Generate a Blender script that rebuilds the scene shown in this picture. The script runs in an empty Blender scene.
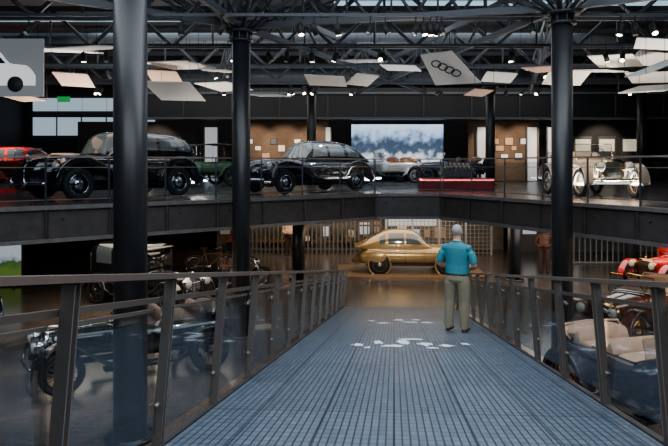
import bpy, math, random
from mathutils import Vector, Matrix
random.seed(7)
pi=math.pi
# ------------------------------------------------------------------ helpers
def lin(c):
    return tuple(((v/255)/12.92 if v/255<=0.04045 else ((v/255+0.055)/1.055)**2.4) for v in c)+(1.0,)
MATS={}
def mat(name,col,rough=0.5,metal=0.0,emit=None,es=0.0,coat=0.0,noise=0.0,nscale=8.0,spec=0.5):
    if name in MATS: return MATS[name]
    m=bpy.data.materials.new(name); m.use_nodes=True
    nt=m.node_tree; b=nt.nodes['Principled BSDF']
    b.inputs['Base Color'].default_value=lin(col)
    b.inputs['Roughness'].default_value=rough
    b.inputs['Metallic'].default_value=metal
    b.inputs['Coat Weight'].default_value=coat
    b.inputs['Coat Roughness'].default_value=0.05
    b.inputs['Specular IOR Level'].default_value=spec
    if emit is not None:
        b.inputs['Emission Color'].default_value=lin(emit); b.inputs['Emission Strength'].default_value=es
    if noise>0:
        tc=nt.nodes.new('ShaderNodeTexCoord'); n=nt.nodes.new('ShaderNodeTexNoise'); n.inputs['Scale'].default_value=nscale
        n.inputs['Detail'].default_value=5
        r=nt.nodes.new('ShaderNodeValToRGB'); c=lin(col)
        r.color_ramp.elements[0].position=0.3; r.color_ramp.elements[1].position=0.7
        r.color_ramp.elements[0].color=tuple(v*(1-noise) for v in c[:3])+(1,)
        r.color_ramp.elements[1].color=tuple(min(1,v*(1+noise)) for v in c[:3])+(1,)
        nt.links.new(tc.outputs['Object'],n.inputs['Vector']); nt.links.new(n.outputs['Fac'],r.inputs['Fac'])
        nt.links.new(r.outputs['Color'],b.inputs['Base Color'])
    MATS[name]=m; return m
def glassmat(name,tint=(225,235,240),gl=0.12,mul=.3,base=.02):
    if name in MATS: return MATS[name]
    m=bpy.data.materials.new(name); m.use_nodes=True; nt=m.node_tree
    for n in list(nt.nodes): nt.nodes.remove(n)
    o=nt.nodes.new('ShaderNodeOutputMaterial'); t=nt.nodes.new('ShaderNodeBsdfTransparent'); g=nt.nodes.new('ShaderNodeBsdfGlossy')
    mx=nt.nodes.new('ShaderNodeMixShader'); lw=nt.nodes.new('ShaderNodeLayerWeight'); lw.inputs['Blend'].default_value=gl
    a=nt.nodes.new('ShaderNodeMath');a.operation='MULTIPLY_ADD';a.inputs[1].default_value=mul;a.inputs[2].default_value=base;a.use_clamp=True;nt.links.new(lw.outputs['Fresnel'],a.inputs[0])
    t.inputs['Color'].default_value=lin(tint); g.inputs['Roughness'].default_value=0.03
    nt.links.new(a.outputs[0],mx.inputs['Fac']); nt.links.new(t.outputs[0],mx.inputs[1]); nt.links.new(g.outputs[0],mx.inputs[2])
    nt.links.new(mx.outputs[0],o.inputs['Surface']); MATS[name]=m; return m

class Mesh:
    def __init__(s): s.v=[];s.f=[];s.m=[];s.sm=[];s.mats=[];s.T=Matrix()
    def mi(s,m):
        if m not in s.mats: s.mats.append(m)
        return s.mats.index(m)
    def add(s,vs,fs,m,smooth=False,fm=None):
        b=len(s.v)
        for p in vs: s.v.append(s.T@Vector(p))
        k=s.mi(m)
        for f in fs:
            s.f.append([i+b for i in f]); s.sm.append(smooth)
            if fm:
                c=sum((Vector(vs[i]) for i in f),Vector())/len(f)
                nn=(Vector(vs[f[1]])-Vector(vs[f[0]])).cross(Vector(vs[f[2]])-Vector(vs[f[0]]))
                if nn.length>0: nn.normalize()
                r=fm(c,nn); s.m.append(s.mi(r) if r else k)
            else: s.m.append(k)
    def box(s,c,d,m,rz=0,R=None):
        x,y,z=d[0]/2,d[1]/2,d[2]/2
        M=R if R is not None else Matrix.Rotation(rz,3,'Z')
        vs=[Vector(c)+M@Vector((i*x,j*y,k*z)) for k in(-1,1) for j in(-1,1) for i in(-1,1)]
        s.add(vs,[(0,2,3,1),(4,5,7,6),(0,1,5,4),(2,6,7,3),(0,4,6,2),(1,3,7,5)],m)
    def beam(s,p0,p1,w,h,m):
        p0=Vector(p0);p1=Vector(p1);d=(p1-p0);L=d.length;d.normalize()
        up=Vector((0,0,1)) if abs(d.z)<.95 else Vector((0,1,0))
        sd=d.cross(up).normalized();u=sd.cross(d).normalized()
        s.box((p0+p1)/2,(w,L,h),m,R=Matrix((sd,d,u)).transposed())
    def tube(s,pts,r,m,n=8,caps=True,smooth=True,closed=False):
        pts=[Vector(p) for p in pts]; rs=r if isinstance(r,(list,tuple)) else [r]*len(pts)
        rings=[]
        for i,p in enumerate(pts):
            a=pts[max(i-1,0)];b=pts[min(i+1,len(pts)-1)]
            if closed: a=pts[(i-1)%len(pts)];b=pts[(i+1)%len(pts)]
            d=(b-a).normalized()
            up=Vector((0,0,1)) if abs(d.z)<.9 else Vector((0,1,0))
            x=d.cross(up).normalized();y=d.cross(x).normalized()
            rings.append([p+(x*math.cos(2*pi*k/n)+y*math.sin(2*pi*k/n))*rs[i] for k in range(n)])
        if closed: rings.append(rings[0])
        s.loft(rings,m,smooth,caps and not closed)
    def loft(s,rings,m,smooth=True,caps=True,fm=None):
        n=len(rings[0]);vs=[p for r in rings for p in r];fs=[]
        for i in range(len(rings)-1):
            for k in range(n):
                k2=(k+1)%n;fs.append((i*n+k,i*n+k2,(i+1)*n+k2,(i+1)*n+k))
        if caps: fs.append(tuple(range(n))[::-1]);fs.append(tuple((len(rings)-1)*n+k for k in range(n)))
        s.add(vs,fs,m,smooth,fm)
    def ball(s,c,r,m,nu=16,nv=10,R=None):
        if not isinstance(r,(list,tuple)): r=(r,r,r)
        c=Vector(c);rings=[]
        for i in range(nv+1):
            a=-pi/2+pi*(i+.02)/(nv+.04);
            rings.append([c+(R@Vector((r[0]*math.cos(a)*math.cos(2*pi*k/nu),r[1]*math.cos(a)*math.sin(2*pi*k/nu),r[2]*math.sin(a))) if R else Vector((r[0]*math.cos(a)*math.cos(2*pi*k/nu),r[1]*math.cos(a)*math.sin(2*pi*k/nu),r[2]*math.sin(a)))) for k in range(nu)])
        s.loft(rings,m)
    def cyl(s,p0,p1,r,m,n=20,smooth=True): s.tube([p0,p1],r,m,n,True,smooth)
    def ring(s,c,ax,R,r,m,n=28,k=8):
        c=Vector(c);ax=Vector(ax).normalized();up=Vector((0,0,1)) if abs(ax.z)<.9 else Vector((1,0,0))
        x=ax.cross(up).normalized();y=ax.cross(x)
        rings=[]
        for i in range(n+1):
            d=x*math.cos(2*pi*i/n)+y*math.sin(2*pi*i/n)
            rings.append([c+d*(R+r*math.cos(2*pi*j/k))+ax*r*math.sin(2*pi*j/k) for j in range(k)])
        s.loft(rings,m,True,False)
    def poly(s,pts,th,m,nrm=None):
        pts=[Vector(p) for p in pts]
        n=(pts[1]-pts[0]).cross(pts[2]-pts[0]).normalized()*th/2
        k=len(pts);vs=[p-n for p in pts]+[p+n for p in pts]
        fs=[tuple(range(k))[::-1],tuple(range(k,2*k))]+[(i,(i+1)%k,(i+1)%k+k,i+k) for i in range(k)]
        s.add(vs,fs,m)
    def done(s,name,loc=None,rz=None,bevel=0):
        me=bpy.data.meshes.new(name);me.from_pydata([tuple(p) for p in s.v],[],s.f)
        for m in s.mats: me.materials.append(m)
        me.polygons.foreach_set('material_index',s.m);me.polygons.foreach_set('use_smooth',s.sm)
        me.update();
        import bmesh
        bm=bmesh.new();bm.from_mesh(me);bmesh.ops.recalc_face_normals(bm,faces=bm.faces);bm.to_mesh(me);bm.free()
        o=bpy.data.objects.new(name,me);bpy.context.scene.collection.objects.link(o)
        if loc is not None:o.location=loc
        if rz is not None:o.rotation_euler=(0,0,rz)
        if bevel:
            b=o.modifiers.new('b','BEVEL');b.width=bevel;b.segments=2;b.limit_method='ANGLE'
        return o
def curve(keys,x):
    if x<=keys[0][0]:return keys[0][1]
    if x>=keys[-1][0]:return keys[-1][1]
    for i in range(len(keys)-1):
        if keys[i][0]<=x<=keys[i+1][0]:break
    x0,y0=keys[i];x1,y1=keys[i+1];h=x1-x0;d=(y1-y0)/h
    dl=(y0-keys[i-1][1])/(x0-keys[i-1][0]) if i>0 else d
    dr=(keys[i+2][1]-y1)/(keys[i+2][0]-x1) if i+2<len(keys) else d
    m0=0 if dl*d<=0 else 2*dl*d/(dl+d); m1=0 if dr*d<=0 else 2*dr*d/(dr+d)
    if i==0:m0=d
    if i+2>=len(keys):m1=d
    t=(x-x0)/h
    return (2*t**3-3*t*t+1)*y0+(t**3-2*t*t+t)*h*m0+(-2*t**3+3*t*t)*y1+(t**3-t*t)*h*m1
def sec(x,yc,z0,z1,hw,n=2.6,N=28):
    zc=(z0+z1)/2;hh=(z1-z0)/2;o=[]
    for k in range(N):
        a=2*pi*k/N;c=math.cos(a);q=math.sin(a)
        o.append((x,yc+hw*math.copysign(abs(c)**(2/n),c),zc+hh*math.copysign(abs(q)**(2/n),q)))
    return o

# ------------------------------------------------------------------ materials
steel=mat('black_steel',(40,43,49),.45,.2)
roofst=mat('roof_steel',(52,57,65),.5,.2)
colm=mat('column_paint',(25,27,31),.38,.0)
bronze=mat('rail_bronze',(140,129,121),.3,.6)
chrome=mat('chrome',(225,225,230),.1,1.0)
tyre=mat('tyre_rubber',(20,20,21),.75)
black=mat('black_matte',(12,12,13),.7)
autoglass=mat('car_glass',(70,80,88),.05,0.15,coat=.8)
lens=mat('lamp_lens',(225,220,205),.1,.2)
rglass=glassmat('rail_glass',(228,235,240),.14,.34,.04)
wood=mat('brown_leather',(110,66,40),.5)
canvas=mat('canvas_tan',(200,162,134),.85,noise=.15,nscale=20)

# ------------------------------------------------------------------ cars
def wheel(B,c,R,w,side,kind,wm):
    x,y,z=c
    B.ring((x,y,z),(0,1,0),R-w*.5,w*.5,tyre,28,10)
    yo=y+side*w*.28
    if kind=='spoke':
        B.ring((x,yo,z),(0,1,0),R-w*1.02,.018,wm,24,6)
        B.cyl((x,y-side*.06,z),(x,yo+side*.05,z),.055,wm,12)
        for k in range(14):
            a=2*pi*k/14
            B.tube([(x,yo,z),(x+math.cos(a)*(R-w),y+side*w*.2,z+math.sin(a)*(R-w))],.008,wm,4)
    else:
        B.cyl((x,y-side*w*.3,z),(x,y+side*w*.22,z),R-w*.85,wm,24)
        B.ball((x,y+side*w*.22,z),((R-w)*.55,.045,(R-w)*.55),chrome,16,8)
        B.ring((x,y+side*w*.3,z),(0,1,0),R-w*.95,.012,chrome,24,6)
def fender(B,path,yc,w,th,m):
    rings=[];N=14
    for i,p in enumerate(path):
        a=path[max(i-1,0)];b=path[min(i+1,len(path)-1)]
        d=Vector((b[0]-a[0],0,b[1]-a[1])).normalized();n=Vector((-d.z,0,d.x))
        k=1 if 0<i<len(path)-1 else .6
        r=[]
        for j in range(N):
            an=2*pi*j/N;c=math.cos(an);q=math.sin(an)
            dip=-.35*th*abs(c)**2
            r.append(Vector((p[0],yc,p[1]))+Vector((0,1,0))*(w/2*k*math.copysign(abs(c)**.7,c))+n*(th/2*math.copysign(abs(q)**.8,q)+dip))
        rings.append(r)
    B.loft(rings,m)
def arc(cx,cz,r,a0,a1,n=14):
    return [(cx+r*math.cos(math.radians(a0+(a1-a0)*i/n)),cz+r*math.sin(math.radians(a0+(a1-a0)*i/n))) for i in range(n+1)]
def closed_car(name,loc,heading,L=4.8,W=1.8,H=1.65,paint=None,R=.36,belt=1.0,stream=False,style='fast'):
    B=Mesh();h=L/2
    xf=h-.85;xr=-h+1.0
    X=lambda t:-h+L*t
    if stream:
        top=[(0,.42),(.03,.58),(.12,.80),(.25,belt),(.62,belt),(.7,belt),(.85,belt-.08),(.95,belt-.25),(1,belt-.45)]
        hwk=[(0,.3),(.04,.5),(.15,W*.44),(.3,W*.48),(.7,W*.48),(.88,W*.43),(.96,W*.33),(1,W*.2)]
    else:
        top=[(0,.6),(.03,.78),(.12,belt-.06),(.25,belt),(.62,belt),(.7,belt+.01),(.86,belt-.01),(.95,belt-.06),(.985,belt-.14),(1,belt-.3)]
        hwk=[(0,.40),(.04,.52),(.2,W*.42),(.3,W*.43),(.6,W*.43),(.7,W*.36),(.86,W*.26),(.95,W*.2),(1,W*.14)]
    rings=[sec(X(i/48),0,.28,curve(top,i/48),curve(hwk,i/48),3.2 if not stream else 2.6) for i in range(49)]
    B.loft(rings,paint,True,True)
    g=H-belt
    if style=='limo': roof=[(.04,.0),(.06,.34),(.09,.68),(.14,.90),(.22,.98),(.42,1),(.54,.97),(.585,.86),(.62,.4),(.645,0)]
    elif style=='stream': roof=[(.03,.0),(.10,.26),(.18,.60),(.27,.88),(.36,.99),(.44,1),(.52,.93),(.57,.78),(.63,.36),(.68,0)]
    else: roof=[(.06,.0),(.10,.30),(.16,.68),(.24,.91),(.34,.99),(.44,1),(.53,.96),(.575,.84),(.615,.4),(.645,0)]
    t0=roof[0][0];t1=roof[-1][0];lo0={'limo':.11,'stream':.24,'fast':.17}[style]
    gh=[(0,W*.32),(.12,W*.37),(.3,W*.40),(.5,W*.40),(.6,W*.37),(.66,W*.33)]
    rr=[]
    ns=78
    for i in range(ns+1):
        t=t0+(t1-t0)*i/ns
        z=belt-.02+max(.02,g*curve(roof,t));
        rr.append(sec(X(t),0,belt-(z-belt)-.06,z,curve(gh,t),2.7 if style!='limo' else 3.1,48))
    pil=(.30,.455) if style!='limo' else (.215,.34,.475)
    def win2(c,n):
        if n.dot(Vector((0.0,c.y,max(0,c.z-belt))))<0 and not abs(n.x)>.6:n=-n
        t=(c.x+h)/L
        nx=abs(n.x)*(1 if t>.44 else -1)
        e=(c.z-belt)/g
        if nx>.35 and .12<e<.84 and abs(c.y)>.02 and abs(c.y)<W*.33 and t>.5:return autoglass
        if nx<-.2 and .35<e<.82 and abs(c.y)<W*.2 and abs(c.y)>.02 and t<.3:return autoglass
        if abs(n.y)>.42 and .10<e<.78:
            lo=lo0+(.035 if e>.62 else 0)
            if lo<t<.595-.06*e and not any(abs(t-k)<.012 for k in pil): return autoglass
            if lo-.014<t<.607-.06*e: return paint
        return None
    B.loft(rr,paint,True,True,win2)
    for sd in(-1,1):
        B.tube([(X(t),sd*(curve(gh,t)*.985),belt+.045) for t in [lo0+(.60-lo0)*i/12 for i in range(13)]],.010,chrome,5)
        B.tube([(X(t),sd*(curve(hwk,t)+.004),belt-.10) for t in [.12+.03*i for i in range(27)]],.012,chrome,6)
        for t in(.33,.49):B.tube([(X(t),sd*(W*.44+.03),belt-.17),(X(t)+.13,sd*(W*.44+.03),belt-.17)],.014,chrome,6)
        for t in(.30,.455,.61):B.tube([(X(t),sd*(curve(hwk,t)-.002),.36),(X(t),sd*(curve(hwk,t)-.002),belt-.12)],.006,black,4)
        yw=sd*(W/2-.16)
        if stream:
            for xx in(xf,xr):
                B.cyl((xx,sd*(W*.2),R),(xx,sd*(W*.485),R),R+.07,black,28)
                B.ring((xx,sd*W*.478,R),(0,1,0),R+.075,.03,paint,28,8)
                wheel(B,(xx,sd*(W*.445),R),R,.15,sd,'disc',mat('wheel_blue',(70,96,120),.4))
            B.ball((xf+.15,sd*W*.36,.62),(.62,.2,.28),paint,18,12)
            B.ball((h-.30,sd*W*.33,.66),(.14,.12,.13),lens,14,10)
            B.ball((xr-.1,sd*W*.40,.56),(.62,.17,.30),paint,18,12)
        else:
            for xx in(xf,xr): 
                wheel(B,(xx,yw,R),R,.17,sd,'disc',paint)
            r=R+.12
            fp=[(xf+r*.98+.02,R-.12)]+arc(xf,R+.02,r+.02,0,115,14)+[(xf-.62,.72),(xf-.85,.56),(xf-1.05,.42)]
            fender(B,fp,sd*(W/2-.17),.40,.20,paint)
            rp=[(xr+r+.10,.36)]+arc(xr,R+.02,r+.03,8,165,14)+[(xr-r-.18,.42),(xr-r-.24,.33)]
            fender(B,rp,sd*(W/2-.19),.38,.20,paint)
            B.ball((xf+.05,sd*W*.27,.66),(.72,.22,.26),paint,18,10)
            B.ball((xr-.05,sd*W*.33,.66),(.75,.20,.30),paint,18,10)
            B.box(((xf+xr)/2-.05,sd*(W/2-.14),.35),(xf-xr-1.0,.24,.05),paint)
            B.ball((xf+.36,sd*(W*.345),.80),(.17,.13,.13),paint,16,10)
            B.ball((xf+.47,sd*(W*.345),.80),(.07,.115,.115),lens,16,10)
            B.ring((xf+.47,sd*(W*.345),.80),(1,0,0),.12,.014,chrome,20,6)
            B.ball((-h+.25,sd*W*.36,.62),(.05,.05,.06),mat('tail_lamp',(150,20,15),.3),8,6)
    if not stream:
        for k in range(-6,7):
            y=k*.032;zz=belt-.10-.006*k*k*.5
            B.tube([(h+.0-abs(k)*.012,y,.42),(h+.01-abs(k)*.012,y,.65),(h-.05-abs(k)*.012,y,zz)],.011,chrome,5)
        B.tube([(X(.66),0,belt+.012),(X(.86),0,belt+.0),(h-.1,0,belt-.09)],.014,chrome,6)
        B.ball((h-.09,0,belt-.02),(.06,.012,.03),chrome,8,6)
        for sg in(1,-1):
            B.tube([(sg*(h+.13-.16*(y/.85)**2),y,.42) for y in [-.85+.17*i for i in range(11)]],.04,chrome,8)
            for y in(-.3,.3):B.tube([(sg*(h+.15),y,.34),(sg*(h+.15),y,.54)],.028,chrome,8)
    for y in(-.12,.12):B.tube([(X(.64),y*1.5,belt+.03),(X(.60),y*4,belt+g*.45)],.006,black,4)
    B.box((0,0,.30),(L*.75,W*.6,.14),black)
    return B.done(name,loc,math.atan2(heading[1],heading[0]))
def vintage_car(name,loc,heading,L=3.8,W=1.55,paint=None,cab='open',R=.38,top=None,wm=None,leather=None,brass=None,fenders='long'):
    B=Mesh();h=L/2;wm=wm or paint;br=brass or chrome;lt=leather or wood
    xf=h-.50;xr=-h+.62
    for y in(-.36,.36):B.beam((-h+.15,y,.46),(h-.05,y,.46),.06,.10,black)
    B.beam((xf,-W/2+.15,R),(xf,W/2-.15,R),.06,.06,black);B.beam((xr,-W/2+.15,R),(xr,W/2-.15,R),.08,.08,black)
    tk=[(-h+.12,.75),(-h+.2,.90),(-h+.5,.98),(-.1,.96),(.25,1.0),(.42,.99)]
    wk=[(-h+.12,.40),(-h+.3,.56),(-.6,.62),(.1,.60),(.42,.44)]
    B.loft([sec(-h+.12+(h+.30)*i/24,0,.46,curve(tk,-h+.12+(h+.30)*i/24),curve(wk,-h+.12+(h+.30)*i/24),4.2) for i in range(25)],paint)
    bx0=.40;bx1=h-.34
    B.loft([sec(bx0+(bx1-bx0)*i/10,0,.50,.99-.05*i/10,.43-.15*i/10,3.6) for i in range(11)],paint)
    for sd in(-1,1):
        for k in range(9):
            xx=bx0+.1+k*(bx1-bx0-.15)/9;y=sd*(.43-.15*(xx-bx0)/(bx1-bx0)+.004)
            B.box((xx,y,.72),(.015,.015,.22),black)
    B.tube([(bx0,0,.998),(bx1,0,.95)],.01,br,6)
    B.loft([sec(bx1+.0,0,.42,.98,.30,4),sec(bx1+.09,0,.42,.98,.30,4)],br)
    B.loft([sec(bx1+.092,0,.47,.92,.25,4),sec(bx1+.1,0,.47,.92,.25,4)],black)
    for k in range(-4,5):B.box((bx1+.102,k*.052,.69),(.012,.008,.42),br)
    B.cyl((bx1+.045,0,.97),(bx1+.045,0,1.05),.03,br,10)
    for sd in(-1,1):
        B.ball((h-.18,sd*.36,.80),(.13,.12,.12),br,16,10);B.ball((h-.10,sd*.36,.80),(.06,.105,.105),lens,14,8)
        B.ring((h-.10,sd*.36,.80),(1,0,0),.112,.013,br,18,6)
        B.beam((h-.25,sd*.36,.5),(h-.18,sd*.36,.72),.03,.03,black)
        for xx in(xf,xr): wheel(B,(xx,sd*(W/2-.08),R),R,.12,sd,'spoke',wm)
        r=R+.09
        if fenders=='long':
            fender(B,arc(xf,R,r,-5,120,14)+[(xf-.50,.58),(xf-.75,.42),(xf-.95,.36)],sd*(W/2-.07),.24,.05,paint)
            fender(B,[(xr+r+.15,.36)]+arc(xr,R,r,10,175,14),sd*(W/2-.07),.24,.05,paint)
            B.box(((xf+xr)/2,sd*(W/2-.09),.34),(max(.3,xf-xr-1.35),.26,.04),black)
        else:
            fender(B,arc(xf,R,r,20,165,12),sd*(W/2-.07),.18,.035,paint)
            fender(B,arc(xr,R,r,10,170,12),sd*(W/2-.07),.18,.035,paint)
        B.box((-.2,sd*.612,.86),(.10,.02,.02),br)
        B.tube([(-.35,sd*.612,.52),(-.35,sd*.612,.93)],.006,black,4);B.tube([(.12,sd*.60,.52),(.12,sd*.60,.93)],.006,black,4)
    B.beam((h-.20,-.36,.78),(h-.20,.36,.78),.03,.03,br)
    B.tube([(h+.05-.08*(y/.6)**2,y,.48) for y in (-.6,-.4,-.2,0,.2,.4,.6)],.028,br,8)
    B.ring((-h+.04,0,.78),(1,0,.12),R-.07,.06,tyre,26,8);B.ring((-h+.04,0,.78),(1,0,.12),R-.14,.02,wm,20,6)
    for k in range(10):
        a=2*pi*k/10;B.tube([(-h+.04,0,.78),(-h+.04,math.cos(a)*.25,.78+math.sin(a)*.25)],.008,wm,4)
    if cab=='open':
        B.loft([sec(x,0,.80,z,.5,4) for x,z in((-.02,1.0),(.02,1.01),(.25,1.01),(.27,1.0))],paint)
        B.box((-.35,0,.985),(.9,1.0,.02),black)
        for x in(-.25,-1.0):
            B.loft([sec(x-.22+dx,0,.8,z,.50,5) for dx,z in((0,1.12),(.05,1.20),(.12,1.18),(.16,1.02))],lt)
            B.loft([sec(x-.05+dx,0,.8,z,.50,5) for dx,z in((0,1.0),(.1,1.03),(.35,1.02),(.4,.98))],lt)
        B.ball((-h+.42,0,1.08),(.26,.60,.12),top or canvas,16,10)
        B.tube([(-h+.6,-.58,1.0),(-h+.35,-.6,1.18),(-h+.3,0,1.2),(-h+.35,.6,1.18),(-h+.6,.58,1.0)],.02,top or canvas,6)
    y=.5
    B.tube([(.36,-y,.97),(.26,-y,1.38),(.26,y,1.38),(.36,y,.97)],.014,br,6)
    B.poly([(.36,-y,.97),(.26,-y,1.38),(.26,y,1.38),(.36,y,.97)],.006,rglass)
    B.ring((.02,.25,1.12),(-.8,0,.5),.17,.013,black,20,6);B.tube([(.02,.25,1.12),(.3,.25,.95)],.012,black,6)
    if cab=='closed':
        zr=1.72;x0=-h+.22;x1=.34
        def cw(c,n):
            if 1.12<c.z<1.58 and abs(c.y)>.45 and not any(abs(c.x-k)<.035 for k in(x0+.2,(x0+x1)/2-.1,x1-.07)) and x0+.2<c.x<x1-.04:return autoglass
            if c.x>x1-.03 and 1.12<c.z<1.6:return autoglass
            return None
        rg=[];
        for i in range(41):
            x=x0+(x1-x0)*i/40;e=min(1,(i+.5)/5);f=min(1,(40-i+.6)/3)
            rg.append(sec(x,0,.55,zr-.16*(1-math.sqrt(e))-.05*(1-f),.58,4.5,52))
        B.loft(rg,paint,True,True,cw)
        B.loft([sec(x1-.02,0,1.58,1.66,.55,4),sec(x1+.18,0,1.57,1.62,.5,4)],paint)
    if cab=='roof':
        B.loft([sec(x,0,z-.05,z,.58,4) for x,z in((-h+.25,1.5),(-h+.35,1.62),(-.5,1.68),(.3,1.62),(.4,1.56))],top or canvas)
        for x in(-h+.3,-.35,.33):
            for y in(-.56,.56):B.tube([(x,y,.95),(x,y,1.6)],.014,br,6)
        B.loft([sec(x,0,.95,1.58,.56,5) for x in(-h+.22,-h+.26)],top or canvas)
    return B.done(name,loc,math.atan2(heading[1],heading[0]))

UZ=3.07   # upper floor level
# ------------------------------------------------------------------ room shell
def ramp_z(y): return 2.86-0.1677*y
def ramp_l(y): return .0968*y-1.35
def ramp_r(y): return .0968*y+1.59
def floor_mat(name,c1,c2,rough,scale):
    m=mat(name,c1,rough); nt=m.node_tree;b=nt.nodes['Principled BSDF']
    tc=nt.nodes.new('ShaderNodeTexCoord');n=nt.nodes.new('ShaderNodeTexNoise');n.inputs['Scale'].default_value=scale;n.inputs['Detail'].default_value=6
    r=nt.nodes.new('ShaderNodeValToRGB');r.color_ramp.elements[0].color=lin(c1);r.color_ramp.elements[1].color=lin(c2)
    r.color_ramp.elements[0].position=.35;r.color_ramp.elements[1].position=.65
    nt.links.new(tc.outputs['Object'],n.inputs['Vector']);nt.links.new(n.outputs['Fac'],r.inputs['Fac']);nt.links.new(r.outputs['Color'],b.inputs['Base Color'])
    return m
fl=floor_mat('polished_concrete',(68,60,56),(84,74,68),.2,1.5)
ufl=floor_mat('upper_concrete',(62,59,62),(78,72,73),.25,1.5)
B=Mesh();B.box((0,13.5,-.1),(34,41,.2),fl);B.done('floor')
cm=mat('ceiling_dark',(30,34,40),.8,noise=.2)
B=Mesh();B.box((0,13.5,8.75),(34,41,.2),cm);B.done('ceiling')
wm=mat('wall_dark',(36,36,41),.7,noise=.15,nscale=3)
for nm,c,d in(('wall_back',(0,34.1,4.3),(34,.2,8.8)),('wall_left',(-17.1,13.5,4.3),(.2,41,8.8)),('wall_right',(17.1,13.5,4.3),(.2,41,8.8)),('wall_front',(0,-7.1,4.3),(34,.2,8.8))):
    B=Mesh();B.box(c,d,wm);B.done(nm)
fascia=mat('fascia_steel',(104,100,100),.42,.4,noise=.2,nscale=6)
web=mat('fascia_web',(58,54,54),.5,.3,noise=.25,nscale=5)
soff=mat('soffit_dark',(26,26,29),.7)
edge=[(-12.8,7.07),(1.2,17.95),(3.1,17.95),(8.4,7.8)]
outer=[(17,7.8),(17,34),(-17,34),(-17,7.07)]
B=Mesh();pl=edge+outer;k=len(pl)
B.add([(x,y,UZ-.72) for x,y in pl]+[(x,y,UZ) for x,y in pl],[tuple(range(k,2*k))],ufl)
B.add([(x,y,UZ-.72) for x,y in pl],[tuple(range(k))],soff)
for i in range(k):
    a=pl[i];b=pl[(i+1)%k];B.add([(*a,UZ-.72),(*b,UZ-.72),(*b,UZ),(*a,UZ)],[(0,1,2,3)],soff if i>2 else steel)
B.done('upper_floor')
B=Mesh()
led=mat('lamp_glow',(255,240,215),.4,emit=(255,236,210),es=28)
for i in range(3):
    a=Vector((*edge[i],0));b=Vector((*edge[i+1],0));d=(b-a).normalized();n=Vector((d.y,-d.x,0))
    for z,hh,o in((UZ-.03,.08,.07),(UZ-.69,.08,.07)):
        B.beam(a+n*o+Vector((0,0,z)),b+n*o+Vector((0,0,z)),.14,hh,fascia)
    B.beam(a+n*.03+Vector((0,0,UZ-.36)),b+n*.03+Vector((0,0,UZ-.36)),.05,.56,web)
    L=(b-a).length;m=int(L/1.25)
    for j in range(m+1):
        p=a+d*(L*j/max(1,m))+n*.07+Vector((0,0,UZ-.36));B.beam(p-Vector((0,0,.3)),p+Vector((0,0,.3)),.03,.12,web)
        B.ball(p+d*.3+Vector((0,0,.1)),(.03,.03,.03),steel,6,4)
B.done('trim_1')
B=Mesh()
for i in range(3):
    a=Vector((*edge[i],UZ));b=Vector((*edge[i+1],UZ));d=(b-a).normalized();n=Vector((d.y,-d.x,0));a=a-n*.06;b=b-n*.06
    L=(b-a).length;m=max(1,round(L/1.3))
    B.beam(a+Vector((0,0,1.0)),b+Vector((0,0,1.0)),.06,.035,bronze)
    for z in(.12,.78):B.beam(a+Vector((0,0,z)),b+Vector((0,0,z)),.014,.014,bronze)
    for j in range(m+1):
        p=a+d*(L*j/m);B.beam(p-n*.0,p+Vector((0,0,1.0)),.03,.045,steel)
    B.poly([a+Vector((0,0,.1)),b+Vector((0,0,.1)),b+Vector((0,0,.9)),a+Vector((0,0,.9))],.01,rglass)
B.done('balcony_railing')
B=Mesh();B.box((-.1,-4.1,UZ-.15),(6,5.6,.3),ufl);B.done('landing_floor')
# ------------------------------------------------------------------ ramp
rm=mat('ramp_grating',(84,104,124),.34,.2);nt=rm.node_tree;bs=nt.nodes['Principled BSDF']
tc=nt.nodes.new('ShaderNodeTexCoord');mp=nt.nodes.new('ShaderNodeMapping');mp.inputs['Rotation'].default_value=(0,0,math.radians(5.53))
nt.links.new(tc.outputs['Object'],mp.inputs['Vector'])
def brick(w,h,ms,c1,c2,mc,off=0):
    b=nt.nodes.new('ShaderNodeTexBrick');b.offset=off;b.inputs['Scale'].default_value=1;b.inputs['Brick Width'].default_value=w;b.inputs['Row Height'].default_value=h
    b.inputs['Mortar Size'].default_value=ms;b.inputs['Mortar Smooth'].default_value=.2;b.inputs['Color1'].default_value=lin(c1);b.inputs['Color2'].default_value=lin(c2);b.inputs['Mortar'].default_value=lin(mc)
    nt.links.new(mp.outputs[0],b.inputs['Vector']);return b
b1=brick(.05,.10,.006,(118,133,149),(99,115,132),(50,60,74))
b2=brick(.49,1.13,.008,(255,255,255),(226,230,234),(130,135,140))
mx=nt.nodes.new('ShaderNodeMix');mx.data_type='RGBA';mx.blend_type='MULTIPLY';mx.inputs[0].default_value=1
nt.links.new(b1.outputs['Color'],mx.inputs[6]);nt.links.new(b2.outputs['Color'],mx.inputs[7]);nt.links.new(mx.outputs[2],bs.inputs['Base Color'])
bp=nt.nodes.new('ShaderNodeBump');bp.inputs['Strength'].default_value=.4;bp.inputs['Distance'].default_value=.01
iv=nt.nodes.new('ShaderNodeMath');iv.operation='SUBTRACT';iv.inputs[0].default_value=1;nt.links.new(b1.outputs['Fac'],iv.inputs[1]);nt.links.new(iv.outputs[0],bp.inputs['Height']);nt.links.new(bp.outputs[0],bs.inputs['Normal'])
B=Mesh();ys=[-1.25]+[i for i in range(0,17)]+[17.05];
rings=[[(ramp_l(y),y,max(0.002,ramp_z(y)-.16)),(ramp_r(y),y,max(0.002,ramp_z(y)-.16)),(ramp_r(y),y,max(.006,ramp_z(y))),(ramp_l(y),y,max(.006,ramp_z(y)))] for y in ys]
B.loft(rings,rm,False)
B.done('ramp')
B=Mesh()
for f in(lambda y:ramp_l(y)-.03,lambda y:ramp_r(y)+.03):
    B.beam((f(-1.25),-1.25,ramp_z(-1.25)-.06),(f(16.2),16.2,ramp_z(16.2)-.06),.05,.14,web)
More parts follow.
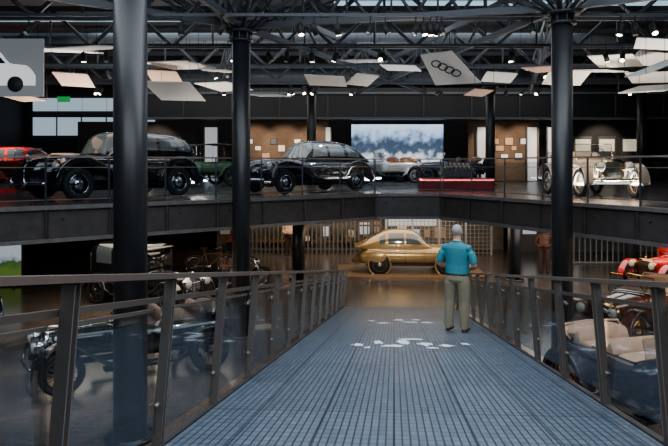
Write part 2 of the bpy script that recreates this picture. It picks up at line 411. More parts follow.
for y in(4.5,9.5,13.2):
    for f in(ramp_l,ramp_r):
        x=f(y)+(.3 if f is ramp_l else -.3);B.cyl((x,y,0),(x,y,ramp_z(y)-.17),.09,steel,14)
B.done('trim_2')
# irregular white patches that paint a projected light pattern onto the ramp
B=Mesh();wh=mat('gobo_light_paint',(240,246,252),.6)
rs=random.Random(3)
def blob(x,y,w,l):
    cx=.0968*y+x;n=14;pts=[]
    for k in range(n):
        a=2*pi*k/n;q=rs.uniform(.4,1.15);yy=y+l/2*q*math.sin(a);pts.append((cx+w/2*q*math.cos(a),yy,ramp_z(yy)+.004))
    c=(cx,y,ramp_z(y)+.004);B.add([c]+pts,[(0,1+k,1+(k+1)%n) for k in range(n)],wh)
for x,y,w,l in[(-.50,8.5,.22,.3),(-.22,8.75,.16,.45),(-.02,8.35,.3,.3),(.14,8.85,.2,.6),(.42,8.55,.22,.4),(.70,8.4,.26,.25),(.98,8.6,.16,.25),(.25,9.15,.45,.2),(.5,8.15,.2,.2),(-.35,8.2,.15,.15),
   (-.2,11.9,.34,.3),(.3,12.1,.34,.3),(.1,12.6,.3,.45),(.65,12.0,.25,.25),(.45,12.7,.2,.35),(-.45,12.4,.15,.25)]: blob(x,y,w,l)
B.done('ramp_gobo_light')
def ramp_rail(f,side,hh):
    B=Mesh();ysx=[2.54+1.13*i for i in range(-2,14)];y0=-1.0;y1=17.0
    e=lambda y,o,z:(f(y)+side*o,y,max(ramp_z(y),0)+z)
    B.beam(e(y0,-.04,hh),e(y1,-.04,hh),.085,.03,bronze)
    B.beam(e(y0,.02,hh-.14),e(y1,.02,hh-.14),.02,.03,bronze)
    for y in ysx:
        zb=-.13 if ramp_z(y)>.2 else 0
        p0=Vector(e(y,.062,zb));p1=Vector(e(y,-.03,hh-.02))
        for dy in(-.028,.028):
            d=Vector((0,dy,0));B.beam(p0+d,p1+d,.055,.012,bronze)
        B.cyl((p0.x-side*.01,y-.045,p0.z+.04),(p0.x-side*.01,y+.045,p0.z+.04),.018,steel,8)
        for z in(.25,.72):
            q=e(y,.04,z);B.cyl((q[0],y-.07,q[2]),(q[0],y+.07,q[2]),.014,bronze,8)
    for a in [ysx[0]-1.13]+ysx:
        b=min(a+1.13,y1);a0=a+.06;b0=b-.06
        if b0<=a0:continue
        B.poly([e(a0,.045,.08),e(b0,.045,.08),e(b0,.045,.80),e(a0,.045,.80)],.012,rglass)
        B.beam(e(a0,.045,.80),e(b0,.045,.80),.016,.018,bronze)
    return B.done('ramp_railing')
ramp_rail(ramp_l,-1,1.0);ramp_rail(ramp_r,1,.95)

# ------------------------------------------------------------------ columns
def column(x,y,r,z0,z1,cap=True):
    B=Mesh();B.cyl((x,y,z0),(x,y,z1),r,colm,28)
    B.cyl((x,y,z0),(x,y,z0+.04),r+.12,colm,28)
    if cap:
        B.cyl((x,y,z1-.25),(x,y,z1-.2),r+.07,colm,28)
        B.cyl((x,y,z1-.05),(x,y,z1),r+.14,colm,28)
        for k in range(8):
            a=k*pi/4;B.beam((x+math.cos(a)*(r+.03),y+math.sin(a)*(r+.03),z1-.2),(x+math.cos(a)*(r+.03),y+math.sin(a)*(r+.03),z1),.02,.08,colm)
    return B.done('column')
C1=(-2.91,8.86);C2=(-2.11,14.1);C3=(4.56,12.4)
column(*C1,.235,0,7.1);column(*C2,.205,0,6.95);column(*C3,.205,0,6.95)
for x,y in((-.95,26.2),(6.6,26.2),(-9.0,26.2),(13,26.2)): column(x,y,.2,UZ,7.2)
for x,y in((-1.2,21),(6.1,21.0),(11,23.0),(-7,21)): column(x,y,.21,0,UZ-.72,False)
# ------------------------------------------------------------------ roof trusses
def truss(p0,p1,zb,zt,n,r=.055):
    B=Mesh();p0=Vector(p0);p1=Vector(p1)
    lo=[p0+(p1-p0)*i/n for i in range(n+1)]
    V=lambda p,z:(p.x,p.y,z)
    B.beam(V(p0,zb),V(p1,zb),.11,.13,roofst);B.beam(V(p0,zt),V(p1,zt),.12,.15,roofst)
    for i in range(n):
        B.tube([V(lo[i],zb),V((lo[i]+lo[i+1])/2,zt)],r,roofst,6);B.tube([V((lo[i]+lo[i+1])/2,zt),V(lo[i+1],zb)],r,roofst,6)
        B.tube([V((lo[i]+lo[i+1])/2,zb),V((lo[i]+lo[i+1])/2,zt)],r*.6,roofst,6)
    return B.done('roof_truss')
for y in(11.0,14.1,17.5,21.0,24.5): truss((-16,y,0),(16,y,0),7.25,8.3,14)
for a,b in(((-10,8,0),(-2.1,14.1,0)),((-2.11,14.1,0),(4.56,12.4,0)),((4.56,12.4,0),(12,8,0)),((-2.11,14.1,0),(-5,27,0)),((4.56,12.4,0),(8.5,27,0)),((-2.11,14.1,0),(4,27,0)),((4.56,12.4,0),(1,27,0)),((-2.91,8.86,0),(-2.11,14.1,0))):
    truss(a,b,7.05,7.75,7,.04)
B=Mesh()
for (x,y) in(C1,C2,C3):
    for k in range(8):
        a=k*pi/4+.3;B.tube([(x,y,6.8),(x+2.0*math.cos(a),y+2.0*math.sin(a),7.9)],.055,roofst,8)
        a+=.4;B.tube([(x,y,6.85),(x+3.4*math.cos(a),y+3.4*math.sin(a),8.4)],.025,roofst,6)
B.done('roof_strut')
B=Mesh()
sky=mat('skylight_glow',(150,175,190),.5,emit=(150,190,210),es=1.3)
B.box((6.5,18.0,8.60),(13,.4,.04),sky);B.box((-9.0,20,8.60),(8,.5,.04),sky)
B.box((3.5,23.5,8.60),(14,.3,.04),sky);B.box((-7,24.5,8.6),(9,.3,.04),sky)
B.done('window_1')
B=Mesh();dk=mat('duct_grey',(70,76,83),.5,.2)
for y,z in((12.8,7.0),(15.8,6.95),(19.2,7.0),(22.8,6.9)):
    B.beam((-14,y,z),(14,y,z),.05,.06,roofst)
B.tube([(-14,25.6,7.6),(14,25.6,7.6)],.28,dk,16)
B.tube([(-14,20.0,7.95),(14,20.0,7.95)],.2,dk,16)
B.done('lighting_track')
B=Mesh()
for i in range(84):
    y,z=random.choice(((12.8,7.0),(15.8,6.95),(19.2,7.0),(22.8,6.9)));x=random.uniform(-10,11)
    tx=random.uniform(-.6,.6);ty=random.uniform(-1.0,.5)
    d=Vector((tx,ty,-1)).normalized();p=Vector((x,y,z-.28))
    B.tube([(x,y,z-.035),p],.015,black,6);B.tube([p-d*.1,p+d*.14],.065,black,12);
    q=p+d*.145;B.tube([q-d*.002,q+d*.002],.054,led if i%2==0 else lens,10)
B.done('spotlight_cluster')
# ------------------------------------------------------------------ hanging panels
cream=mat('panel_cream',(248,242,232),.6);grey=mat('panel_grey',(226,226,226),.6);pink=mat('panel_copper',(228,186,160),.6)
PAN=[(-7.6,16.3,6.93,2.5,.9,10,4,cream),(-6.7,16,6.1,1.0,.9,30,-14,pink),(-8.3,16.3,5.7,1.0,.8,-20,-12,pink),(-4.1,16,5.8,1.4,1.2,15,-16,grey),
(-4.1,16.5,6.56,1.5,.8,-12,-6,cream),(-4.6,16.8,6.3,1.0,.8,25,-14,pink),(-3.0,16.6,6.42,1.4,1.0,30,6,cream),(-1.7,16.5,5.75,1.0,.6,5,2,grey),(-.2,16.2,6.1,1.3,.9,20,-8,cream),
(.8,17,6.75,1.1,.7,-10,3,grey),(.75,16.4,6.15,.9,.9,35,-10,cream),(3.8,16.3,5.8,.8,.7,30,-6,pink),(6.1,16.3,6.2,1.4,1.2,12,-10,cream),(7.4,16.3,6.64,1.3,.9,-15,-12,cream),
(8.3,16.2,5.9,1.3,1.1,-30,14,cream),(6.6,16.8,6.45,2.6,.5,0,3,cream),(6.9,13.3,6.0,.6,1.2,-60,20,grey),(5.2,15.2,6.25,1.0,.6,-20,-4,pink),(-5.6,14.3,6.6,1.6,.7,-15,5,grey),(2.0,18.5,6.8,1.3,.7,10,-4,grey),
(-3.3,18.6,6.25,1.3,.9,-18,-10,cream),(4.9,18.4,6.5,1.3,.9,22,-9,grey),(9.4,18.4,6.5,1.5,1.0,-10,-10,cream),(7.6,14.6,6.75,1.4,.7,12,-8,grey),(8.9,17.5,6.9,1.6,.9,25,-12,cream)]
for (x,y,z,w,l,yaw,tilt,m) in PAN:
    B=Mesh();sk=.25*w
    R=Matrix.Rotation(math.radians(yaw),3,'Z')@Matrix.Rotation(math.radians(tilt),3,'X')
    c=Vector((x,y,z));pts=[c+R@Vector(q) for q in((-w/2-sk*.3,-l/2,0),(w/2-sk,-l/2,0),(w/2+sk*.3,l/2,0),(-w/2+sk,l/2,0))]
    B.poly(pts,.025,m)
    for p in pts: B.tube([p,(p.x,p.y,7.3)],.005,black,4)
    B.done('ceiling_panel')
B=Mesh();c=Vector((2.95,16.0,6.38));R=Matrix.Rotation(math.radians(-24),3,'Z')@Matrix.Rotation(math.radians(-38),3,'X')
ptl=[(-.62,-.55),(.20,-.60),(.75,.55),(-.45,.55)]
P=[c+R@Vector((a,b,0)) for a,b in ptl];B.poly(P,.03,mat('panel_white',(244,242,238),.6))
for p in P:B.tube([p,(p.x,p.y,7.3)],.005,black,4)
nrm=R@Vector((0,0,1))
for k in range(4):
    B.ring(c+R@Vector((-.27+.15*k,-.22+.12*k,-.022)),nrm,.115,.018,black,24,6)
B.done('emblem_panel')
# ------------------------------------------------------------------ upper level back details
B=Mesh();bm_=mat('beam_bluegrey',(34,39,47),.5,.1);be=mat('beam_edge',(96,104,114),.5)
B.box((3.2,30,6.85),(27.4,.5,1.5),bm_)
B.box((3.2,29.7,7.35),(27.4,.1,.10),be);B.box((3.2,29.7,6.15),(27.4,.1,.06),be)
for k in range(12):B.box((-9.5+2.3*k,29.72,6.75),(.05,.08,1.0),dk)
B.done('upper_beam')
B=Mesh();win=mat('window_glow',(170,185,195),.4,emit=(165,190,205),es=.9)
for k in range(5):
    B.box((-15.8+1.35*k,33.9,6.0),(1.3,.06,1.0),win);B.box((-15.13+1.35*k,33.86,6.0),(.06,.1,1.1),steel)
    B.box((-15.8+1.35*k,33.9,7.2),(1.3,.06,.7),win)
B.box((-13,33.86,6.55),(7,.1,.08),steel);B.box((-13,33.86,5.47),(7,.1,.08),steel)
B.done('window_2')
sm=mat('screen_picture',(90,110,140),.5);nt=sm.node_tree;bs=nt.nodes['Principled BSDF']
tc=nt.nodes.new('ShaderNodeTexCoord');sp=nt.nodes.new('ShaderNodeSeparateXYZ');nt.links.new(tc.outputs['Object'],sp.inputs[0])
n=nt.nodes.new('ShaderNodeTexNoise');n.inputs['Scale'].default_value=2.2;n.inputs['Detail'].default_value=10;nt.links.new(tc.outputs['Object'],n.inputs['Vector'])
mr=nt.nodes.new('ShaderNodeMapRange');mr.inputs[1].default_value=-1;mr.inputs[2].default_value=1;nt.links.new(sp.outputs['Z'],mr.inputs[0])
ad=nt.nodes.new('ShaderNodeMath');ad.operation='MULTIPLY_ADD';ad.inputs[1].default_value=.9;nt.links.new(n.outputs['Fac'],ad.inputs[0]);nt.links.new(mr.outputs[0],ad.inputs[2])
mr2=nt.nodes.new('ShaderNodeMapRange');mr2.inputs[1].default_value=.4;mr2.inputs[2].default_value=1.5;nt.links.new(ad.outputs[0],mr2.inputs[0])
r=nt.nodes.new('ShaderNodeValToRGB');cr=r.color_ramp;cr.elements[0].position=.05;cr.elements[0].color=lin((215,222,228));cr.elements[1].position=1;cr.elements[1].color=lin((190,215,245))
for p,c_ in((.22,(165,178,188)),(.34,(60,74,92)),(.5,(44,58,78)),(.62,(90,112,138)),(.76,(150,180,215))):
    e=cr.elements.new(p);e.color=lin(c_)
nt.links.new(mr2.outputs[0],r.inputs['Fac']);nt.links.new(r.outputs['Color'],bs.inputs['Emission Color']);bs.inputs['Emission Strength'].default_value=1.8;nt.links.new(r.outputs['Color'],bs.inputs['Base Color'])
B=Mesh();B.box((0,0,0),(4.7,.05,2.05),sm);B.box((0,.05,0),(4.8,.06,2.15),black);B.done('projection_screen',(3.25,31.8,4.95))
B=Mesh();scr=mat('screen_white',(120,126,132),.5,emit=(120,126,132),es=.6);B.box((0,0,0),(2.9,.04,1.45),scr)
g1=mat('print_grey',(50,54,60),.6);pw=mat('print_white',(230,233,236),.5,emit=(230,233,236),es=.8)
def strip(a,b,zl,zu,yy,m):
    B.add([(a,yy,zl(a)),(b,yy,zl(b)),(b,yy,zu(b)),(a,yy,zu(a))],[(0,1,2,3)],m)
topc=[(-1.3,-.05),(-1.15,.05),(-.8,.12),(-.45,.42),(.3,.42),(.62,.10),(1.05,.04),(1.25,-.2)]
for i in range(24):
    a=-1.3+2.55*i/24;b=-1.3+2.55*(i+1)/24;strip(a,b,lambda x:-.45,lambda x:curve(topc,x),-.03,pw)
topw=[(-.68,.12),(-.38,.35),(.24,.35),(.5,.12)]
for i in range(12):
    a=-.68+1.18*i/12;b=-.68+1.18*(i+1)/12;strip(a,b,lambda x:.1,lambda x:curve(topw,x),-.04,g1)
for xx in(-.8,.75):
    B.cyl((xx,-.03,-.42),(xx,-.05,-.42),.2,g1,20)
for x in(-1.3,1.3):B.tube([(x,0,.7),(x,0,1.4)],.01,black,4)
B.done('projection_screen',(-8.75,15.6,6.35))
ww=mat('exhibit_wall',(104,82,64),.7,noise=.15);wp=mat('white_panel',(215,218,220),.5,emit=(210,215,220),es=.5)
lit=mat('glow_print',(235,220,195),.5,emit=(240,225,200),es=.6)  # prints glow by emission to look brightly lit, not a lamp
B=Mesh();B.box((-2.6,31.5,4.6),(4.6,.12,3.0),ww);B.box((8.6,31.5,4.6),(3.6,.12,3.0),ww);B.box((13.5,31.5,4.6),(4.4,.12,3.0),wm);B.box((-10,31.5,4.6),(6,.12,3),wm);B.done('exhibit_partition')
for x,w in((-6.2,.7),(7.55,.7),(11.2,.9),(-.3,.3),(10.0,.55)):
    B=Mesh();B.box((x,31.35,4.45),(w,.08,2.7),wp);B.box((x-w/2,31.3,4.45),(.07,.1,2.8),dk);B.box((x+w/2,31.3,4.45),(.07,.1,2.8),dk);B.done('display_board')
for i in range(17):
    w=random.uniform(.28,.45);hh=random.uniform(.22,.42);B=Mesh()
    x=(-4.65+.4*i) if i<10 else (8.15+.24*(i-10));z=(4.35,5.1,4.75)[i%3]
    B.box((x,31.415,z),(w,.03,hh),black);B.box((x,31.39,z),(w-.05,.02,hh-.05),random.choice((lit,wp,canvas,lit,dk)));B.done('picture_frame')
for x in(-9.5,-8.2,12.6,13.8,15.0):
    B=Mesh();B.box((x,31.40,4.7),(.9,.05,1.3),dk);B.box((x,31.36,4.9),(.75,.03,.6),lit);B.done('picture_frame')
B=Mesh();B.box((0,0,0),(.5,.06,.22),mat('exit_green',(20,150,80),.5,emit=(20,190,90),es=.4));B.tube([(0,0,.1),(0,0,.5)],.01,black,4);B.done('exit_sign',(-10.9,25,6.55))

# ------------------------------------------------------------------ vehicles
pb=mat('paint_black',(16,17,21),.1,.0,coat=1);pbm=mat('paint_midnight',(22,23,32),.1,0,coat=1)
pg=mat('paint_gold',(158,130,80),.28,.45,coat=.5,noise=.08);pr=mat('paint_red',(205,18,26),.18,0,coat=1)
psv=mat('paint_champagne',(202,174,146),.3,.3,coat=.6);pgr=mat('paint_green',(50,82,56),.3,0,coat=.6)
pbr=mat('paint_brown',(96,46,30),.25,0,coat=.8);brass=mat('brass',(205,155,88),.2,1.0);pwh=mat('paint_silverwhite',(190,192,196),.2,.3,coat=.6)
pblue=mat('paint_navy',(28,38,58),.2,0,coat=.8)
closed_car('limousine',(-5.55,15.8,UZ),(-.6,-.8),4.7,1.85,1.70,pb,.39,1.06,style='limo')
closed_car('sedan_car',(-.78,19.0,UZ),(-.75,-.66),4.6,1.8,1.60,pbm,.35,.98)
closed_car('sedan_car',(-12.8,24.0,UZ),(-.95,-.3),4.3,1.75,1.55,pr,.34,.95)
closed_car('streamlined_car',(2.75,22.6,.065),(1,-.06),4.2,1.66,1.52,pg,.32,.93,True,style='stream')
vintage_car('vintage_roadster',(6.8,16.6,UZ),(.06,-1),3.1,1.55,psv,'open',.38,leather=psv,top=psv,fenders='long',wm=psv,brass=mat('nickel',(200,180,150),.2,1.0))
vintage_car('vintage_car',(2.3,28.2,UZ),(-.9,-.4),3.6,1.5,pwh,'open',.36)
vintage_car('vintage_car',(5.3,28.4,UZ),(-1,.1),3.2,1.5,pblue,'open',.36)
vintage_car('vintage_car',(-5.3,24.2,UZ),(-.8,-.6),3.4,1.5,pgr,'roof',.36,top=black)
vintage_car('vintage_car',(-9.9,20.5,UZ),(-.9,.4),3.6,1.5,mat('paint_orange',(150,60,36),.3,coat=.5),'open',.36)
vintage_car('vintage_touring_car',(-3.75,11.7,0),(-.86,-.5),3.7,1.5,mat('paint_bottle_green',(20,26,26),.12,0,coat=1),'open',.38,brass=chrome,leather=mat('dark_leather',(52,36,30),.5),top=black,wm=mat('wheel_dark',(60,62,66),.4,.4))
vintage_car('vintage_limousine',(-5.2,17.4,0),(.85,-.5),3.9,1.55,pb,'closed',.38)
vintage_car('vintage_touring_car',(4.85,9.35,0),(.30,-.95),3.6,1.5,mat('paint_aubergine',(40,36,44),.2,0,coat=.8),'open',.38,brass=brass,leather=canvas,top=canvas,wm=brass)
vintage_car('vintage_touring_car',(7.0,14.3,0),(-.8,-.6),3.7,1.5,pbr,'open',.38,brass=brass,leather=canvas,top=canvas,wm=brass)
vintage_car('vintage_touring_car',(11.2,20.0,0),(-.9,-.4),3.8,1.55,pr,'closed',.38,brass=brass)
vintage_car('vintage_touring_car',(-9.2,15.0,0),(.6,-.8),3.7,1.5,pblue,'open',.38)
B=Mesh();B.box((2.75,22.6,.03),(5.2,2.6,.06),mat('podium_wood',(120,92,64),.4,noise=.1));B.done('display_podium')
B=Mesh();B.box((3.95,20.2,UZ+.2),(2.3,.9,.4),mat('plinth_red',(130,22,26),.5));B.done('red_plinth',bevel=.02)
B=Mesh();z0=UZ+.4
B.box((4.0,20.2,z0+.16),(.9,.32,.24),dk)
for k in range(6):
    x=3.65+.14*k;B.cyl((x,20.2,z0+.25),(x,20.2,z0+.5),.055,mat('engine_alloy',(120,122,126),.35,.8),12)
    B.tube([(x,20.05,z0+.42),(x,19.95,z0+.4),(x,19.92,z0+.2)],.02,brass,6)
B.cyl((4.42,20.2,z0+.2),(4.6,20.2,z0+.2),.13,steel,18);B.cyl((3.4,20.2,z0+.18),(3.56,20.2,z0+.18),.09,steel,18)
for x in(3.7,4.3):B.box((x,20.2,z0+.03),(.06,.5,.06),steel)
B.done('display_engine')
def cycle_wheels(B,xs,R,t,paint):
    for x in xs:
        B.ring((x,0,R),(0,1,0),R-t,t,tyre,28,8);B.ring((x,0,R),(0,1,0),R-2*t,.012,chrome,24,6)
        B.cyl((x,-.06,R),(x,.06,R),.035,chrome,10)
        for k in range(14):
            a=2*pi*k/14;B.tube([(x,0,R),(x+math.cos(a)*(R-2*t),0,R+math.sin(a)*(R-2*t))],.004,chrome,4)
        fender(B,arc(x,R,R+.03,20,165,10),0,.07 if t<.03 else .14,.015,paint)
def motorcycle(loc,rz,paint):
    B=Mesh();R=.33;cycle_wheels(B,(-.68,.68),R,.042,paint)
    for y in(-.06,.06):
        B.tube([(.68,y,R),(.42,y,.92)],.022,chrome,8);B.tube([(-.68,y,R),(-.25,y,.42),(.15,y,.30),(.35,y,.72)],.02,black,8);B.tube([(-.68,y,R),(-.35,y,.72)],.015,chrome,6)
    B.tube([(.42,0,.88),(.1,0,.72),(-.35,0,.66)],.025,black,8)
    B.ball((.12,0,.80),(.27,.13,.12),paint,18,10);B.ball((-.28,0,.78),(.20,.13,.05),wood,14,8);B.ball((-.58,0,.80),(.13,.11,.05),wood,14,8)
    B.tube([(.30,.32,.98),(.40,.2,1.0),(.42,0,.97),(.40,-.2,1.0),(.30,-.32,.98)],.014,chrome,6)
    B.ball((.52,0,.84),(.10,.09,.09),chrome,14,8);B.ball((.60,0,.84),(.03,.075,.075),lens,12,6)
    B.loft([sec(x,0,.30,z,.12,3) for x,z in((-.15,.42),(-.1,.50),(.15,.50),(.2,.40))],steel)
    for k in range(5):B.cyl((.0+.02*k,0,.50+.03*k),(.0+.02*k,0,.512+.03*k),.085,chrome,14)
    B.tube([(.15,-.1,.55),(.25,-.14,.32),(-.3,-.15,.26),(-.9,-.15,.30)],.028,chrome,8)
    B.tube([(-.1,.1,.3),(-.12,.16,.02)],.012,steel,6)
    return B.done('motorcycle',loc,rz)
def bicycle(loc,rz,paint):
    B=Mesh();R=.34;cycle_wheels(B,(-.52,.56),R,.02,paint)
    s_=(-.18,0,.82);h_=(.38,0,.86);b_=(-.06,0,.30)
    for a,b in((s_,b_),((-.16,0,.74),(.40,0,.76)),(b_,(.41,0,.70)),(b_,(-.52,0,R)),((-.17,0,.76),(-.52,0,R)),(h_,(.44,0,.62)),((.44,0,.62),(.56,0,R))):B.tube([a,b],.016,paint,8)
    B.tube([(-.2,0,.82),(-.2,0,.93)],.012,chrome,6);B.ball((-.2,0,.96),(.15,.09,.035),wood,14,8)
    B.tube([(.38,0,.86),(.38,0,.98),(.36,0,1.0)],.012,chrome,6);B.tube([(.18,.28,.96),(.34,.22,1.0),(.38,0,1.0),(.34,-.22,1.0),(.18,-.28,.96)],.011,chrome,6)
    B.cyl((-.06,-.03,.30),(-.06,-.05,.30),.09,chrome,18)
    for s in(-1,1):B.tube([(-.06,s*.05,.30),(-.06+s*.12,s*.07,.30-s*.12),(-.06+s*.12,s*.14,.30-s*.12)],.01,chrome,6)
    B.tube([(-.06,.05,.28),(-.12,.16,.0)],.009,steel,6)
    return B.done('bicycle',loc,rz)
bicycle((-4.4,22.0,0),.2,mat('paint_ochre',(150,110,60),.4,coat=.3));motorcycle((-2.9,19.4,0),.6,pb)
# lower back scenery
B=Mesh();sl_=mat('slat_grey',(92,90,88),.5,.2)
for k in range(34): B.box((-4.2+.19*k,27.6,1.15),(.06,.05,2.3),sl_)
for z in(.15,1.2,2.2):B.box((-1.1,27.65,z),(6.4,.05,.08),sl_)
B.done('slatted_screen')
B=Mesh();mesh_=mat('lattice_white',(140,142,142),.5)
for k in range(26):
    B.box((2.3+.18*k,26.8,1.1),(.018,.02,2.2),mesh_)
for k in range(13):B.box((4.5,26.8,.1+.17*k),(4.5,.02,.018),mesh_)
for x in(2.25,3.4,4.55,5.7,6.8):B.box((x,26.8,1.15),(.08,.08,2.3),mesh_)
B.done('lattice_fence')
bd=mat('workshop_panel',(100,86,72),.6,noise=.4,nscale=2)
B=Mesh();B.box((1.2,28.6,1.15),(13.2,.1,2.3),bd)
for i in range(22):
    x=-5+.58*i;B.box((x,28.5,random.uniform(.7,1.8)),(random.uniform(.25,.5),.04,random.uniform(.25,.55)),random.choice((cream,canvas,wood,dk,wp,lit)))
B.box((3.6,28.48,1.45),(2.2,.05,.7),wp)
for i in range(5):
    x=-4.3+1.5*i;B.box((x,28.1,.45),(1.2,.5,.06),wood)
    for a in(-.55,.55):B.box((x+a,28.1,.21),(.06,.45,.42),steel)
    for a in(-.3,.1,.4):B.box((x+a,28.1,.58),(.2,.2,.2),random.choice((brass,pr,cream,steel)))
B.done('workshop_backdrop')
B=Mesh()
for k in range(34): B.box((8.6+.22*k,24.5,.65),(.035,.04,1.3),mesh_)
B.box((12.3,24.5,.05),(7.6,.06,.06),mesh_);B.box((12.3,24.5,1.3),(7.6,.06,.05),mesh_);B.done('bar_fence')
B=Mesh();B.box((12.3,28,1.1),(8.5,.1,2.2),mat('lower_exhibit',(96,98,104),.6,noise=.3,nscale=1.5))
for i in range(8):B.box((8.8+i,27.9,1.2),(.6,.04,.8),random.choice((cream,canvas,wp,wp,dk)))
B.done('exhibit_partition')
lb=mat('landscape_print',(90,130,60),.5);nt=lb.node_tree;bs=nt.nodes['Principled BSDF']
tc=nt.nodes.new('ShaderNodeTexCoord');sp=nt.nodes.new('ShaderNodeSeparateXYZ');nt.links.new(tc.outputs['Object'],sp.inputs[0])
n=nt.nodes.new('ShaderNodeTexNoise');n.inputs['Scale'].default_value=5;nt.links.new(tc.outputs['Object'],n.inputs['Vector'])
ad=nt.nodes.new('ShaderNodeMath');ad.operation='MULTIPLY_ADD';ad.inputs[1].default_value=.35;nt.links.new(n.outputs['Fac'],ad.inputs[0]);nt.links.new(sp.outputs['Z'],ad.inputs[2])
r=nt.nodes.new('ShaderNodeValToRGB');cr=r.color_ramp;cr.elements[0].position=.05;cr.elements[0].color=lin((90,120,50));cr.elements[1].position=.5;cr.elements[1].color=lin((200,212,225))
e=cr.elements.new(.25);e.color=lin((60,90,50));e=cr.elements.new(.32);e.color=lin((150,170,180))
nt.links.new(ad.outputs[0],r.inputs['Fac']);nt.links.new(r.outputs['Color'],bs.inputs['Emission Color']);bs.inputs['Emission Strength'].default_value=.55;nt.links.new(r.outputs['Color'],bs.inputs['Base Color'])
B=Mesh();B.box((0,0,0),(2.6,.08,1.3),lb);B.box((0,.06,0),(2.7,.08,1.4),black)
for x in(-1.1,1.1):B.box((x,.06,-.66),(.06,.3,.1),black)
B.done('landscape_lightbox',(-11.3,19.8,.71))
pf=mat('platform_beige',(150,138,122),.5,noise=.1)
B=Mesh();B.poly([(-5.6,13.4,.02),(-1.6,15.1,.02),(-1.3,14.8,.02),(-5.0,13.0,.02)],.04,pf) ;B.done('floor_kerb')

